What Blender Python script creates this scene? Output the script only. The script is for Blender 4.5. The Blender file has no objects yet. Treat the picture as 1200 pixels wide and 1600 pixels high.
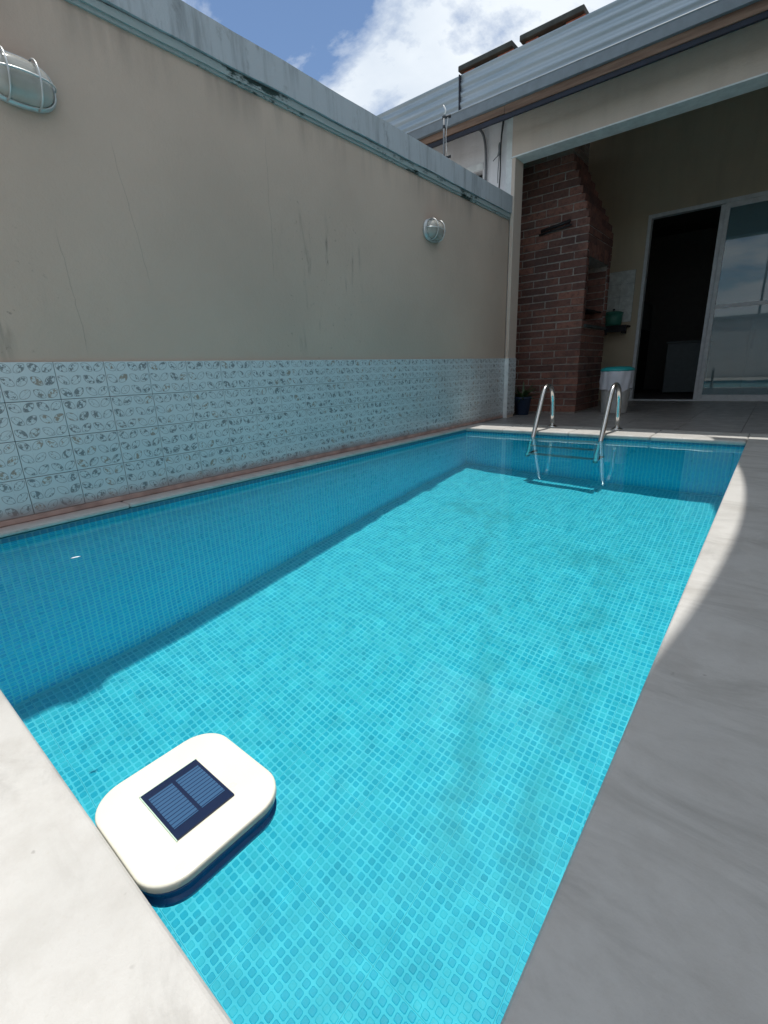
import bpy, bmesh, math, random
from mathutils import Vector, Matrix, Euler, noise as mnoise
random.seed(7)
scene = bpy.context.scene
col = scene.collection
rad = math.radians

# ------------------------------------------------------------------ camera
CAM_H = 0.57
yaw, pitch, roll, FPX = 0.69425, 0.29194, -0.03924, 727.72
cam_d = bpy.data.cameras.new('camera'); cam = bpy.data.objects.new('camera', cam_d); col.objects.link(cam)
f = Vector((-math.sin(yaw)*math.cos(pitch), math.cos(yaw)*math.cos(pitch), -math.sin(pitch)))
r = Vector((math.cos(yaw), math.sin(yaw), 0)); u = r.cross(f)
r2 = math.cos(roll)*r + math.sin(roll)*u; u2 = -math.sin(roll)*r + math.cos(roll)*u
m = Matrix((r2, u2, -f)).transposed().to_4x4(); m.translation = (0, 0, CAM_H)
cam.matrix_world = m
cam_d.sensor_fit = 'VERTICAL'; cam_d.sensor_height = 36.0; cam_d.lens = FPX/1600*36.0
cam_d.clip_start = 0.02; cam_d.clip_end = 500
scene.camera = cam

# ------------------------------------------------------------------ light
SUN_TX, SUN_TY = 0.046, 0.115              # shadow shift per metre of height: to the right, towards the viewer
sun_vec = Vector((-SUN_TX, SUN_TY, 1)).normalized()
sd = bpy.data.lights.new('sun', 'SUN'); sd.energy = 3.7; sd.angle = rad(0.53); sd.color = (1.0, 0.965, 0.91)
sun = bpy.data.objects.new('sun', sd); col.objects.link(sun)
sun.rotation_euler = (-sun_vec).to_track_quat('-Z', 'Y').to_euler(); sun.location = (-1, 2, 9)
sd.cycles.is_caustics_light = True

world = bpy.data.worlds.new('World'); scene.world = world; world.use_nodes = True
wt = world.node_tree; wt.nodes.clear()
SKY_STRENGTH = 0.125
def build_world():
    nt = wt; L = nt.links.new
    def nd(t, **k):
        n = nt.nodes.new(t)
        for a, b in k.items(): setattr(n, a, b)
        return n
    out = nd('ShaderNodeOutputWorld'); bg = nd('ShaderNodeBackground'); bg.inputs[1].default_value = SKY_STRENGTH
    sky = nd('ShaderNodeTexSky'); sky.sky_type = 'NISHITA'; sky.sun_disc = False
    sky.sun_elevation = math.asin(sun_vec.z); sky.sun_rotation = math.atan2(sun_vec.x, sun_vec.y)
    sky.air_density = 1.0; sky.dust_density = 0.15; sky.ozone_density = 3.0
    tc = nd('ShaderNodeTexCoord'); sep = nd('ShaderNodeSeparateXYZ'); L(tc.outputs['Generated'], sep.inputs[0])
    mx = nd('ShaderNodeMath', operation='MAXIMUM'); L(sep.outputs[2], mx.inputs[0]); mx.inputs[1].default_value = 0.03
    ad = nd('ShaderNodeMath', operation='ADD'); L(mx.outputs[0], ad.inputs[0]); ad.inputs[1].default_value = 0.15
    dv = nd('ShaderNodeVectorMath', operation='DIVIDE'); L(tc.outputs['Generated'], dv.inputs[0])
    cb = nd('ShaderNodeCombineXYZ')
    for i in range(3): L(ad.outputs[0], cb.inputs[i])
    L(cb.outputs[0], dv.inputs[1])
    mp = nd('ShaderNodeMapping'); L(dv.outputs[0], mp.inputs[0]); mp.inputs['Location'].default_value = (19.0458, 26.0414, 0.0); mp.inputs['Scale'].default_value = (1, 1, 0)
    n1 = nd('ShaderNodeTexNoise'); L(mp.outputs[0], n1.inputs['Vector'])
    n1.inputs['Scale'].default_value = 1.5; n1.inputs['Detail'].default_value = 9; n1.inputs['Roughness'].default_value = 0.6; n1.inputs['Distortion'].default_value = 0.25
    rp = nd('ShaderNodeValToRGB'); L(n1.outputs[0], rp.inputs[0])
    rp.color_ramp.elements[0].position = 0.405; rp.color_ramp.elements[0].color = (0, 0, 0, 1)
    rp.color_ramp.elements[1].position = 0.52; rp.color_ramp.elements[1].color = (1, 1, 1, 1)
    n2 = nd('ShaderNodeTexNoise'); L(mp.outputs[0], n2.inputs['Vector']); n2.inputs['Scale'].default_value = 3.1; n2.inputs['Detail'].default_value = 6
    rc = nd('ShaderNodeValToRGB'); L(n2.outputs[0], rc.inputs[0])
    rc.color_ramp.elements[0].position = 0.3; rc.color_ramp.elements[0].color = (5.6, 6.3, 7.2, 1)
    rc.color_ramp.elements[1].position = 0.62; rc.color_ramp.elements[1].color = (7.3, 7.8, 8.3, 1)
    mix = nd('ShaderNodeMix', data_type='RGBA'); L(rp.outputs[0], mix.inputs[0]); L(sky.outputs[0], mix.inputs[6]); L(rc.outputs[0], mix.inputs[7])
    L(mix.outputs[2], bg.inputs[0]); L(bg.outputs[0], out.inputs[0])
build_world()

scene.render.engine = 'CYCLES'
cy = scene.cycles
cy.use_denoising = True
cy.max_bounces = 12; cy.diffuse_bounces = 5; cy.glossy_bounces = 5; cy.transmission_bounces = 8; cy.transparent_max_bounces = 12
cy.sample_clamp_indirect = 6.0
cy.caustics_refractive = True; cy.caustics_reflective = False
vs = scene.view_settings
vs.view_transform = 'Standard'; vs.look = 'None'; vs.exposure = 0.0; vs.gamma = 1.0; vs.use_curve_mapping = False

# ------------------------------------------------------------------ helpers: nodes
class NT:
    def __init__(self, name, rough=0.6, metallic=0.0, spec=0.5):
        self.mat = bpy.data.materials.new(name); self.mat.use_nodes = True
        self.t = self.mat.node_tree; self.b = self.t.nodes['Principled BSDF']
        self.out = self.t.nodes['Material Output']
        self.b.inputs['Roughness'].default_value = rough; self.b.inputs['Metallic'].default_value = metallic
        self.b.inputs['Specular IOR Level'].default_value = spec
    def n(self, t, **k):
        x = self.t.nodes.new(t)
        for a, b in k.items(): setattr(x, a, b)
        return x
    def set(self, sock, v):
        if isinstance(v, bpy.types.NodeSocket): self.t.links.new(v, sock)
        else:
            if isinstance(v, (tuple, list)) and len(v) == 3 and sock.type == 'RGBA': v = (*v, 1)
            sock.default_value = v
    def math(self, op, a, b=0.0, c=None, clamp=False):
        x = self.n('ShaderNodeMath', operation=op, use_clamp=clamp); self.set(x.inputs[0], a); self.set(x.inputs[1], b)
        if c is not None: self.set(x.inputs[2], c)
        return x.outputs[0]
    def vmath(self, op, a, b=(0, 0, 0)):
        x = self.n('ShaderNodeVectorMath', operation=op); self.set(x.inputs[0], a); self.set(x.inputs[1], b); return x.outputs[0]
    def pos(self): return self.n('ShaderNodeNewGeometry').outputs['Position']
    def obj(self): return self.n('ShaderNodeTexCoord').outputs['Object']
    def rnd(self): return self.n('ShaderNodeObjectInfo').outputs['Random']
    def sep(self, v):
        x = self.n('ShaderNodeSeparateXYZ'); self.set(x.inputs[0], v); return x.outputs
    def comb(self, a, b, c):
        x = self.n('ShaderNodeCombineXYZ')
        for i, v in enumerate((a, b, c)): self.set(x.inputs[i], v)
        return x.outputs[0]
    def map(self, v, scale=(1, 1, 1), loc=(0, 0, 0), rot=(0, 0, 0)):
        x = self.n('ShaderNodeMapping'); self.set(x.inputs[0], v)
        x.inputs['Scale'].default_value = scale; x.inputs['Location'].default_value = loc; x.inputs['Rotation'].default_value = rot
        return x.outputs[0]
    def noise(self, v, scale=5, detail=4, rough=0.55, dist=0.0):
        x = self.n('ShaderNodeTexNoise'); self.set(x.inputs['Vector'], v)
        x.inputs['Scale'].default_value = scale; x.inputs['Detail'].default_value = detail
        x.inputs['Roughness'].default_value = rough; x.inputs['Distortion'].default_value = dist
        return x.outputs[0]
    def white(self, v):
        x = self.n('ShaderNodeTexWhiteNoise', noise_dimensions='3D'); self.set(x.inputs['Vector'], v); return x.outputs[0]
    def ramp(self, v, a, b, lo=0.0, hi=1.0, smooth=False):
        x = self.n('ShaderNodeMapRange', clamp=True, interpolation_type='SMOOTHSTEP' if smooth else 'LINEAR')
        self.set(x.inputs[0], v); self.set(x.inputs[1], a); self.set(x.inputs[2], b); self.set(x.inputs[3], lo); self.set(x.inputs[4], hi)
        return x.outputs[0]
    def mix(self, f, a, b, mode='MIX'):
        x = self.n('ShaderNodeMix', data_type='RGBA', blend_type=mode); self.set(x.inputs[0], f); self.set(x.inputs[6], a); self.set(x.inputs[7], b)
        return x.outputs[2]
    def bump(self, h, strength=0.3, dist=0.01):
        x = self.n('ShaderNodeBump'); x.inputs['Strength'].default_value = strength; x.inputs['Distance'].default_value = dist
        self.set(x.inputs['Height'], h); self.t.links.new(x.outputs[0], self.b.inputs['Normal'])
    def color(self, c): self.set(self.b.inputs['Base Color'], c)
    def rough(self, c): self.set(self.b.inputs['Roughness'], c)

M = {}
def plain(name, color, rough=0.6, metallic=0.0, spec=0.5, var=0.12, scale=14, bump=0.05):
    t = NT(name, rough, metallic, spec)
    nz = t.noise(t.pos(), scale, 5)
    dark = tuple(c*(1-var) for c in color); light = tuple(min(1, c*(1+var)) for c in color)
    t.color(t.mix(t.ramp(nz, 0.3, 0.7), dark, light))
    t.rough(t.ramp(nz, 0.3, 0.7, max(0.02, rough-0.06), min(1, rough+0.08)))
    if bump: t.bump(nz, bump, 0.01)
    M[name] = t.mat; return t.mat

def build_materials():
    # ---- plaster of the boundary wall: beige paint with mildew streaks
    def plaster(name, base, streaks=1.0):
        t = NT(name, 0.85, spec=0.25); P = t.pos()
        big = t.noise(P, 1.1, 4); fine = t.noise(P, 55, 6, 0.65)
        c = t.mix(t.ramp(big, 0.3, 0.7), tuple(x*0.92 for x in base), tuple(x*1.06 for x in base))
        if streaks:
            st = t.noise(t.map(P, (9, 9, 1.3)), 1.4, 6, 0.6)
            reg = t.noise(t.map(P, (1, 1, 0.8), (3.1, 4.4, 1.7)), 0.9, 3)
            _, py, pz_ = t.sep(P)
            blot = t.math('MULTIPLY', t.math('MULTIPLY', t.ramp(py, 1.7, 2.5, smooth=True), t.ramp(py, 4.2, 3.2, smooth=True)), t.math('MULTIPLY', t.ramp(pz_, 0.65, 0.8), t.ramp(pz_, 2.0, 1.2, smooth=True)))
            reg = t.math('SUBTRACT', t.math('ADD', reg, t.math('MULTIPLY', blot, 0.17)), 0.04)
            mk = t.math('MULTIPLY', t.ramp(st, 0.56, 0.74, smooth=True), t.ramp(reg, 0.57, 0.72, smooth=True))
            c = t.mix(t.math('MULTIPLY', mk, 0.55*streaks), c, (0.075, 0.072, 0.066))
            spots = t.noise(P, 26, 3, 0.7)
            c = t.mix(t.math('MULTIPLY', t.math('MULTIPLY', t.ramp(spots, 0.64, 0.74), t.ramp(reg, 0.52, 0.68)), 0.45*streaks), c, (0.06, 0.06, 0.055))
            # hairline cracks running down the render
            for (y0, sl, za, zb, zr) in ((1.200, -0.11, 1.00, 1.62, 1.30), (0.885, -0.06, 0.68, 1.22, 0.95), (2.02, 0.05, 1.1, 1.9, 1.5)):
                line = t.math('ADD', t.math('MULTIPLY', t.math('SUBTRACT', pz_, zr), sl), t.math('MULTIPLY', t.math('SUBTRACT', t.noise(P, 5, 5), 0.5), 0.05))
                dd = t.math('ABSOLUTE', t.math('SUBTRACT', t.math('SUBTRACT', py, y0), line))
                ck = t.math('MULTIPLY', t.ramp(dd, 0.0008, 0.0026, 1.0, 0.0), t.math('MULTIPLY', t.ramp(pz_, za, za+0.08), t.ramp(pz_, zb, zb-0.08)))
                c = t.mix(t.math('MULTIPLY', ck, 0.20*streaks), c, (0.10, 0.09, 0.08))
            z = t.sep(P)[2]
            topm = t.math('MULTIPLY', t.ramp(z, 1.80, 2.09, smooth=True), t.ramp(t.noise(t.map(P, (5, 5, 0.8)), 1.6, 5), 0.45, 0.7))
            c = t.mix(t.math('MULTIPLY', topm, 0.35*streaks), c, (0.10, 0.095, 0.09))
        t.color(c)
        h = t.math('ADD', t.math('MULTIPLY', fine, 0.5), t.noise(P, 6, 4))
        t.bump(h, 0.34, 0.014); M[name] = t.mat
    plaster('plaster_wall', (0.565, 0.462, 0.38), 1.2)
    plaster('plaster_house', (0.64, 0.54, 0.46), 0.25)
    plaster('plaster_back', (0.52, 0.455, 0.34), 0.3)
    plaster('plaster_white', (0.80, 0.81, 0.83), 0.35)
    # ---- wall cap: old white paint, grey streaks running down, green moss under the drip edge
    t = NT('cap_paint', 0.8, spec=0.25); P = t.pos(); z = t.sep(P)[2]
    st = t.noise(t.map(P, (10, 10, 1.1)), 1.5, 7, 0.65)
    c = t.mix(t.ramp(st, 0.45, 0.72, smooth=True), (0.47, 0.52, 0.55), (0.31, 0.345, 0.365))
    c = t.mix(t.ramp(t.noise(t.map(P, (1, 1, 0.6)), 11, 7, 0.72), 0.58, 0.82), c, (0.17, 0.18, 0.18))
    t.color(c); t.bump(t.noise(P, 40, 6, 0.7), 0.3, 0.01); M['cap_paint'] = t.mat
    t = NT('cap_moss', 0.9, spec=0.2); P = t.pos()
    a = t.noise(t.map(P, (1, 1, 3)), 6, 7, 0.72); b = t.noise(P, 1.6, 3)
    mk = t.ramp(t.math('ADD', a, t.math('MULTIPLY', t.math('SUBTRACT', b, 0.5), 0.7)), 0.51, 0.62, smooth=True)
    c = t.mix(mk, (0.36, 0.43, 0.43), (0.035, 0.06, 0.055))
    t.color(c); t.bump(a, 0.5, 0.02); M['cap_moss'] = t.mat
    # ---- marble of coping and deck
    def marble(name, a, b, dirt=False):
        t = NT(name, 0.42, spec=0.4); P = t.pos()
        warp = t.noise(P, 2.2, 5, 0.6)
        v = t.noise(t.map(P, (1.1, 2.3, 1.5), rot=(0, 0, 0.6)), 2.6, 9, 0.68, 0.9)
        sp = t.noise(P, 120, 5, 0.75)
        c = t.mix(t.ramp(v, 0.42, 0.72, smooth=True), a, b)
        c = t.mix(t.math('MULTIPLY', t.ramp(warp, 0.45, 0.75), 0.35), c, tuple(x*0.86 for x in b))
        c = t.mix(t.math('MULTIPLY', t.ramp(sp, 0.56, 0.74), 0.35), c, (0.50, 0.47, 0.42))
        c = t.mix(t.math('MULTIPLY', t.ramp(t.noise(P, 7, 6, 0.7), 0.46, 0.70), 0.55), c, (0.45, 0.43, 0.395))
        fl = t.noise(P, 33, 2, 0.5)
        c = t.mix(t.math('MULTIPLY', t.ramp(fl, 0.74, 0.79), 0.5), c, (0.24, 0.22, 0.2))
        if dirt:
            x = t.sep(P)[0]
            dm = t.math('MULTIPLY', t.ramp(x, -2.37, -2.455, smooth=True), t.ramp(t.noise(P, 12, 5), 0.25, 0.6))
            c = t.mix(t.math('MULTIPLY', dm, 0.7), c, (0.52, 0.36, 0.32))
            c = t.mix(t.math('MULTIPLY', t.ramp(t.noise(P, 7, 6, 0.7), 0.62, 0.74), 0.5), c, (0.24, 0.20, 0.18))
        t.color(c); t.rough(t.ramp(v, 0.3, 0.7, 0.36, 0.55))
        t.bump(t.math('ADD', t.math('MULTIPLY', sp, 0.4), t.noise(P, 14, 5)), 0.25, 0.008); M[name] = t.mat
    marble('marble', (0.60, 0.588, 0.56), (0.40, 0.39, 0.365))
    marble('marble_left', (0.60, 0.58, 0.55), (0.50, 0.47, 0.45), True)
    # ---- pool mosaic
    def stained(t, P, c):
        x, y, z = t.sep(P)
        wob = t.math('SUBTRACT', t.noise(P, 3.2, 4, 0.6), 0.5); patch = t.ramp(t.noise(P, 5.5, 5, 0.65), 0.36, 0.60, smooth=True)
        def band(u, v, v0, u0, sl, w, va, vb):        # a wandering streak: u follows a line in v
            ln = t.math('ADD', t.math('ADD', u0, t.math('MULTIPLY', t.math('SUBTRACT', v, v0), sl)), t.math('MULTIPLY', wob, 0.30))
            dd = t.math('ABSOLUTE', t.math('SUBTRACT', u, ln))
            return t.math('MULTIPLY', t.ramp(dd, w*0.3, w*2.3, 1.0, 0.0, True), t.math('MULTIPLY', t.ramp(v, va, va+0.3, smooth=True), t.ramp(v, vb, vb-0.3, smooth=True)))
        mk = band(x, y, 1.57, -0.46, -0.13, 0.055, 0.95, 3.0)
        for q in ((x, y, 1.45, -0.78, -0.27, 0.05, 0.9, 2.7), (y, x, -0.8, 2.93, 0.15, 0.09, -1.25, -0.35), (x, y, 2.6, -1.35, -0.35, 0.06, 2.1, 3.5), (y, x, -1.7, 3.2, 0.2, 0.07, -2.1, -1.2), (y, x, -0.7, 2.25, -0.5, 0.05, -1.2, -0.5)):
            mk = t.math('MAXIMUM', mk, band(*q))
        mk = t.math('MULTIPLY', t.math('MULTIPLY', mk, patch), t.ramp(z, -1.50, -1.53))
        return t.mix(t.math('MULTIPLY', mk, 0.36), c, (0.070, 0.36, 0.37))
    def mosaic(name, stain, a0, a1):
        t = NT(name, 0.35, spec=0.4); P = t.pos()
        cell = t.vmath('FLOOR', t.vmath('DIVIDE', t.vmath('ADD', P, (0.0, 0.0, 0.0)), (PITCH, PITCH, PITCH)))
        w = t.white(cell)
        c = t.mix(t.ramp(w, 0.40, 0.62), a0, a1)
        c = t.mix(t.ramp(w, 0.94, 0.97), c, tuple(x*0.92 for x in a0))
        if stain:
            c = stained(t, P, c)
        else:
            c = t.mix(t.math('GREATER_THAN', t.sep(P)[2], -0.0545), c, (0.035, 0.20, 0.33))      # row above the waterline darkened: scum line, and wall lift for shade undone
        t.color(c); t.bump(t.noise(P, 60, 3), 0.08, 0.003); return t.mat
    M['mosaic'] = mosaic('mosaic', False, (0.010, 0.62, 0.90), (0.025, 0.72, 0.95)); M['mosaic_floor'] = mosaic('mosaic_floor', True, (0.040, 0.55, 0.685), (0.090, 0.655, 0.745))  # wall tiles lifted and bluer: light missing in the shade put into colour
    t = NT('grout', 0.8); P = t.pos()
    c = t.mix(t.ramp(t.noise(P, 8, 4), 0.3, 0.7), (0.165, 0.745, 0.85), (0.21, 0.80, 0.885))
    q = t.sep(t.vmath('FRACTION', t.vmath('DIVIDE', t.vmath('ADD', P, (0.0004, 0.0004, 0.0004)), (PITCH*12, PITCH*12, PITCH*12))))
    sheet = t.math('MAXIMUM', t.math('LESS_THAN', q[0], 0.0028), t.math('LESS_THAN', q[1], 0.0028))       # butt joints between the mosaic sheets
    t.color(stained(t, P, t.mix(t.math('MULTIPLY', sheet, 0.8), c, (0.02, 0.22, 0.28)))); M['grout'] = t.mat
    t = NT('grout_wall', 0.8); P = t.pos()
    c = t.mix(t.ramp(t.noise(P, 8, 4), 0.3, 0.7), (0.24, 0.86, 0.96), (0.32, 0.90, 0.98))
    t.color(t.mix(t.math('GREATER_THAN', t.sep(P)[2], -0.0545), c, (0.10, 0.30, 0.38))); M['grout_wall'] = t.mat  # wall grout lightened like its tiles, darker again above the waterline
    # ---- water
    mt = bpy.data.materials.new('water'); mt.use_nodes = True; nt = mt.node_tree; nt.nodes.clear()
    o = nt.nodes.new('ShaderNodeOutputMaterial'); g = nt.nodes.new('ShaderNodeBsdfGlass'); g.inputs['IOR'].default_value = 1.333
    g.inputs['Roughness'].default_value = 0.0; g.inputs['Color'].default_value = (0.72, 0.985, 1.0, 1)
    nt.links.new(g.outputs[0], o.inputs[0]); M['water'] = mt
    # ---- leaf printed wall tile (object space: y across, z up, origin in the centre of the tile)
    t = NT('leaf_tile', 0.14, spec=0.5); O = t.obj(); P = t.pos()
    ox, oy, oz = t.sep(O)
    cu, cv = TILE_W/2, TILE_H/3
    uu = t.math('DIVIDE', t.math('ADD', oy, TILE_W/2), cu); vv = t.math('DIVIDE', t.math('ADD', oz, TILE_H/2), cv)
    iu = t.math('FLOOR', uu); iv = t.math('FLOOR', vv)
    fu = t.math('MULTIPLY', t.math('SUBTRACT', t.math('FRACT', uu), 0.5), cu)
    fv = t.math('MULTIPLY', t.math('SUBTRACT', t.math('FRACT', vv), 0.5), cv)
    au = t.math('ABSOLUTE', fu); side = t.math('SIGN', fu)
    rn = t.rnd()
    leafid = t.comb(t.math('ADD', iu, t.math('MULTIPLY', side, 7.3)), iv, t.math('MULTIPLY', rn, 91.7))
    r1 = t.white(leafid); r3 = t.white(t.vmath('ADD', leafid, (5.1, 2.2, 9.4)))
    # leaf axis from the stalk going up and out
    ang = rad(40); px, pz = 0.0245, 0.0015
    dx = t.math('SUBTRACT', au, px); dz = t.math('SUBTRACT', fv, pz)
    la = t.math('ADD', t.math('MULTIPLY', dx, math.cos(ang)), t.math('MULTIPLY', dz, math.sin(ang)))
    lb = t.math('SUBTRACT', t.math('MULTIPLY', dz, math.cos(ang)), t.math('MULTIPLY', dx, math.sin(ang)))
    hl, hw = 0.0262, 0.0155                                  # half length, half width
    R_ = (hl*hl + hw*hw)/(2*hw); k = R_ - hw
    d = t.math('SUBTRACT', t.math('SQRT', t.math('ADD', t.math('MULTIPLY', la, la), t.math('POWER', t.math('ADD', t.math('ABSOLUTE', lb), k), 2))), R_)
    outl = t.ramp(t.math('ABSOLUTE', d), 0.0006, 0.0015, 1.0, 0.0)
    inside = t.ramp(d, -0.0012, -0.0004, 1.0, 0.0)
    sp = t.noise(t.vmath('ADD', O, t.comb(0.0, t.math('MULTIPLY', r1, 3.0), rn)), 70, 3, 0.55)
    amt = t.math('MULTIPLY', r1, 0.085)
    fill = t.math('MULTIPLY', inside, t.ramp(t.math('ADD', sp, amt), 0.565, 0.63))
    vein = t.math('MULTIPLY', inside, t.ramp(t.math('ABSOLUTE', lb), 0.0003, 0.0009, 0.7, 0.0))
    ink = t.mix(t.ramp(r3, 0.76, 0.80), (0.075, 0.10, 0.115), (0.26, 0.185, 0.11))
    base = t.mix(t.ramp(t.noise(P, 2.2, 3), 0.3, 0.7), (0.615, 0.705, 0.735), (0.665, 0.75, 0.775))
    stalk = t.math('MULTIPLY', t.ramp(au, 0.0002, 0.0009, 0.5, 0.0), t.ramp(t.math('ABSOLUTE', fv), 0.022, 0.026, 1.0, 0.0))
    c = t.mix(t.math('MULTIPLY', stalk, 0.6), base, (0.25, 0.28, 0.30))
    c = t.mix(t.math('MULTIPLY', t.math('MAXIMUM', outl, vein), 0.68), c, (0.16, 0.19, 0.21))
    c = t.mix(t.math('MULTIPLY', fill, 0.72), c, ink)
    zz = t.sep(P)[2]                                         # rusty splash stain that creeps up from the coping
    zz2 = t.math('ADD', zz, t.math('MULTIPLY', t.math('SUBTRACT', t.noise(P, 7, 5), 0.5), 0.09))
    c = t.mix(t.ramp(zz2, 0.0, 0.085, 0.85, 0.0, True), c, (0.31, 0.19, 0.17))
    yy = t.sep(P)[1]
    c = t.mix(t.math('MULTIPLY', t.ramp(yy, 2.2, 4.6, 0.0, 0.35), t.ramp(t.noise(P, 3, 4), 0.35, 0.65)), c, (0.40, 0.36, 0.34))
    t.color(c); t.rough(t.ramp(zz2, 0.0, 0.08, 0.6, 0.16)); M['leaf_tile'] = t.mat
    plain('fillet', (0.50, 0.35, 0.31), 0.85, var=0.3, scale=9)
    plain('tile_grout', (0.17, 0.20, 0.215), 0.85)
    # ---- brick and mortar
    t = NT('brick', 0.85, spec=0.3); P = t.pos(); q = t.rnd()
    c = t.mix(q, (0.125, 0.066, 0.056), (0.29, 0.135, 0.100))
    c = t.mix(t.math('MULTIPLY', t.ramp(t.noise(P, 2.4, 4, 0.6), 0.5, 0.68, smooth=True), 0.6), c, (0.060, 0.045, 0.045))   # soot patches
    c = t.mix(t.ramp(t.noise(P, 30, 5, 0.7), 0.45, 0.75), c, (0.075, 0.038, 0.036))
    c = t.mix(t.math('MULTIPLY', t.ramp(t.noise(P, 5, 4), 0.56, 0.75), 0.35), c, (0.27, 0.15, 0.12))
    t.color(c); t.bump(t.noise(P, 70, 5, 0.7), 0.45, 0.008); M['brick'] = t.mat
    t = NT('brick_pale', 0.9, spec=0.2); P = t.pos(); q = t.rnd()
    c = t.mix(q, (0.20, 0.17, 0.14), (0.30, 0.25, 0.21)); c = t.mix(t.ramp(t.noise(P, 20, 5, 0.7), 0.5, 0.7), c, (0.25, 0.13, 0.10))
    t.color(c); t.bump(t.noise(P, 50, 5, 0.7), 0.4, 0.01); M['brick_pale'] = t.mat
    t = NT('brick_orange', 0.9, spec=0.2); P = t.pos()
    t.color(t.mix(t.ramp(t.noise(P, 22, 5, 0.7), 0.4, 0.7), (0.42, 0.16, 0.10), (0.28, 0.11, 0.08))); t.bump(t.noise(P, 50, 5), 0.4, 0.01); M['brick_orange'] = t.mat
    plain('mortar', (0.33, 0.295, 0.27), 0.95, var=0.35, scale=30, bump=0.3)
    plain('soot', (0.035, 0.032, 0.03), 0.95, var=0.4)
    # ---- metals
    t = NT('corrugated', 0.45, 0.75); P = t.pos()
    st = t.noise(t.map(P, (0.7, 1, 9)), 2.2, 6)
    t.color(t.mix(t.ramp(st, 0.35, 0.7), (0.27, 0.34, 0.39), (0.38, 0.44, 0.48))); t.rough(t.ramp(st, 0.3, 0.7, 0.36, 0.52)); M['corrugated'] = t.mat
    plain('gutter_metal', (0.155, 0.19, 0.215), 0.5, 0.1)
    t = NT('steel', 0.16, 1.0); P = t.pos(); t.color((0.72, 0.71, 0.69)); t.rough(t.ramp(t.noise(P, 25, 4), 0.3, 0.7, 0.12, 0.24)); M['steel'] = t.mat
    plain('tread_plastic', (0.38, 0.62, 0.66), 0.4)
    plain('cage_metal', (0.62, 0.65, 0.65), 0.38, 0.6)
    plain('iron', (0.03, 0.03, 0.033), 0.6, 0.5)
    plain('aluminium_white', (0.62, 0.66, 0.68), 0.4, 0.0)
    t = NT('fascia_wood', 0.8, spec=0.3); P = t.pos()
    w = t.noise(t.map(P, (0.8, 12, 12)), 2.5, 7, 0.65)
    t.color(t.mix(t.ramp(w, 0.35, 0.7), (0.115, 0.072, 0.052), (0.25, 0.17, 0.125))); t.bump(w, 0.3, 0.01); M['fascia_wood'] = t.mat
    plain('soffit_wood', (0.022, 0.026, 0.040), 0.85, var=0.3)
    plain('roof_clay', (0.30, 0.14, 0.09), 0.85, var=0.3)
    plain('slab_concrete', (0.05, 0.062, 0.060), 0.9, var=0.35, scale=9, bump=0.3)
    plain('white_paint', (0.72, 0.76, 0.76), 0.6)
    # ---- patio tiles
    t = NT('patio_tile', 0.35, spec=0.4); P = t.pos(); q = t.rnd()
    c = t.mix(q, (0.25, 0.24, 0.235), (0.31, 0.30, 0.29)); c = t.mix(t.ramp(t.noise(P, 6, 6, 0.65), 0.4, 0.75), c, (0.20, 0.195, 0.195))
    t.color(c); t.rough(t.ramp(t.noise(P, 9, 4), 0.3, 0.7, 0.28, 0.5)); M['patio_tile'] = t.mat
    plain('bounce_concrete', (0.36, 0.35, 0.33), 0.9, var=0.2, scale=3)
    plain('joint', (0.11, 0.10, 0.095), 0.9)
    # ---- float, bin, pots
    plain('float_cream', (0.78, 0.765, 0.66), 0.32, var=0.02, bump=0.0)
    plain('float_shaded', (0.015, 0.13, 0.34), 0.22, var=0.1, bump=0.0)  # blue of shade and water put into the colour of the white lower body
    plain('panel_dark', (0.012, 0.022, 0.06), 0.12, var=0.05, bump=0.0)
    t = NT('panel_cell', 0.14); O = t.obj(); y = t.sep(O)[1]
    s = t.math('FRACT', t.math('DIVIDE', t.sep(O)[0], 0.0068)); ln = t.math('LESS_THAN', s, 0.24)
    t.color(t.mix(ln, (0.045, 0.115, 0.225), (0.014, 0.03, 0.085))); M['panel_cell'] = t.mat
    plain('panel_rim', (0.55, 0.72, 0.60), 0.3, bump=0.0)
    plain('teal_plastic', (0.02, 0.36, 0.38), 0.4, bump=0.0)
    plain('bag_plastic', (0.62, 0.64, 0.70), 0.35, var=0.06)
    plain('bin_plastic', (0.55, 0.56, 0.56), 0.45)
    plain('pot_blue', (0.018, 0.035, 0.075), 0.5)
    plain('green_pot', (0.05, 0.22, 0.17), 0.4)
    plain('leaf', (0.055, 0.10, 0.035), 0.5, var=0.35)
    plain('soil', (0.04, 0.03, 0.02), 0.95)
    plain('pvc', (0.70, 0.71, 0.70), 0.4)
    plain('hose_grey', (0.16, 0.175, 0.19), 0.5)
    plain('cable_black', (0.03, 0.035, 0.04), 0.6)
    plain('white_ceramic', (0.60, 0.64, 0.62), 0.25)
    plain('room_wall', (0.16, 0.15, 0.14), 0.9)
    plain('room_floor', (0.10, 0.10, 0.10), 0.6)
    plain('cabinet_grey', (0.12, 0.15, 0.16), 0.5)
    plain('appliance_white', (0.62, 0.65, 0.65), 0.4)
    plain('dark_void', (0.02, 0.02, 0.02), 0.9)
    plain('white_fleck', (0.85, 0.86, 0.86), 0.4)
    # sail cloth
    t = NT('sail_cloth', 0.9, spec=0.1); t.color(t.mix(t.ramp(t.noise(t.pos(), 3, 4), 0.3, 0.7), (0.42, 0.40, 0.37), (0.48, 0.46, 0.42))); M['sail_cloth'] = t.mat
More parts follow.
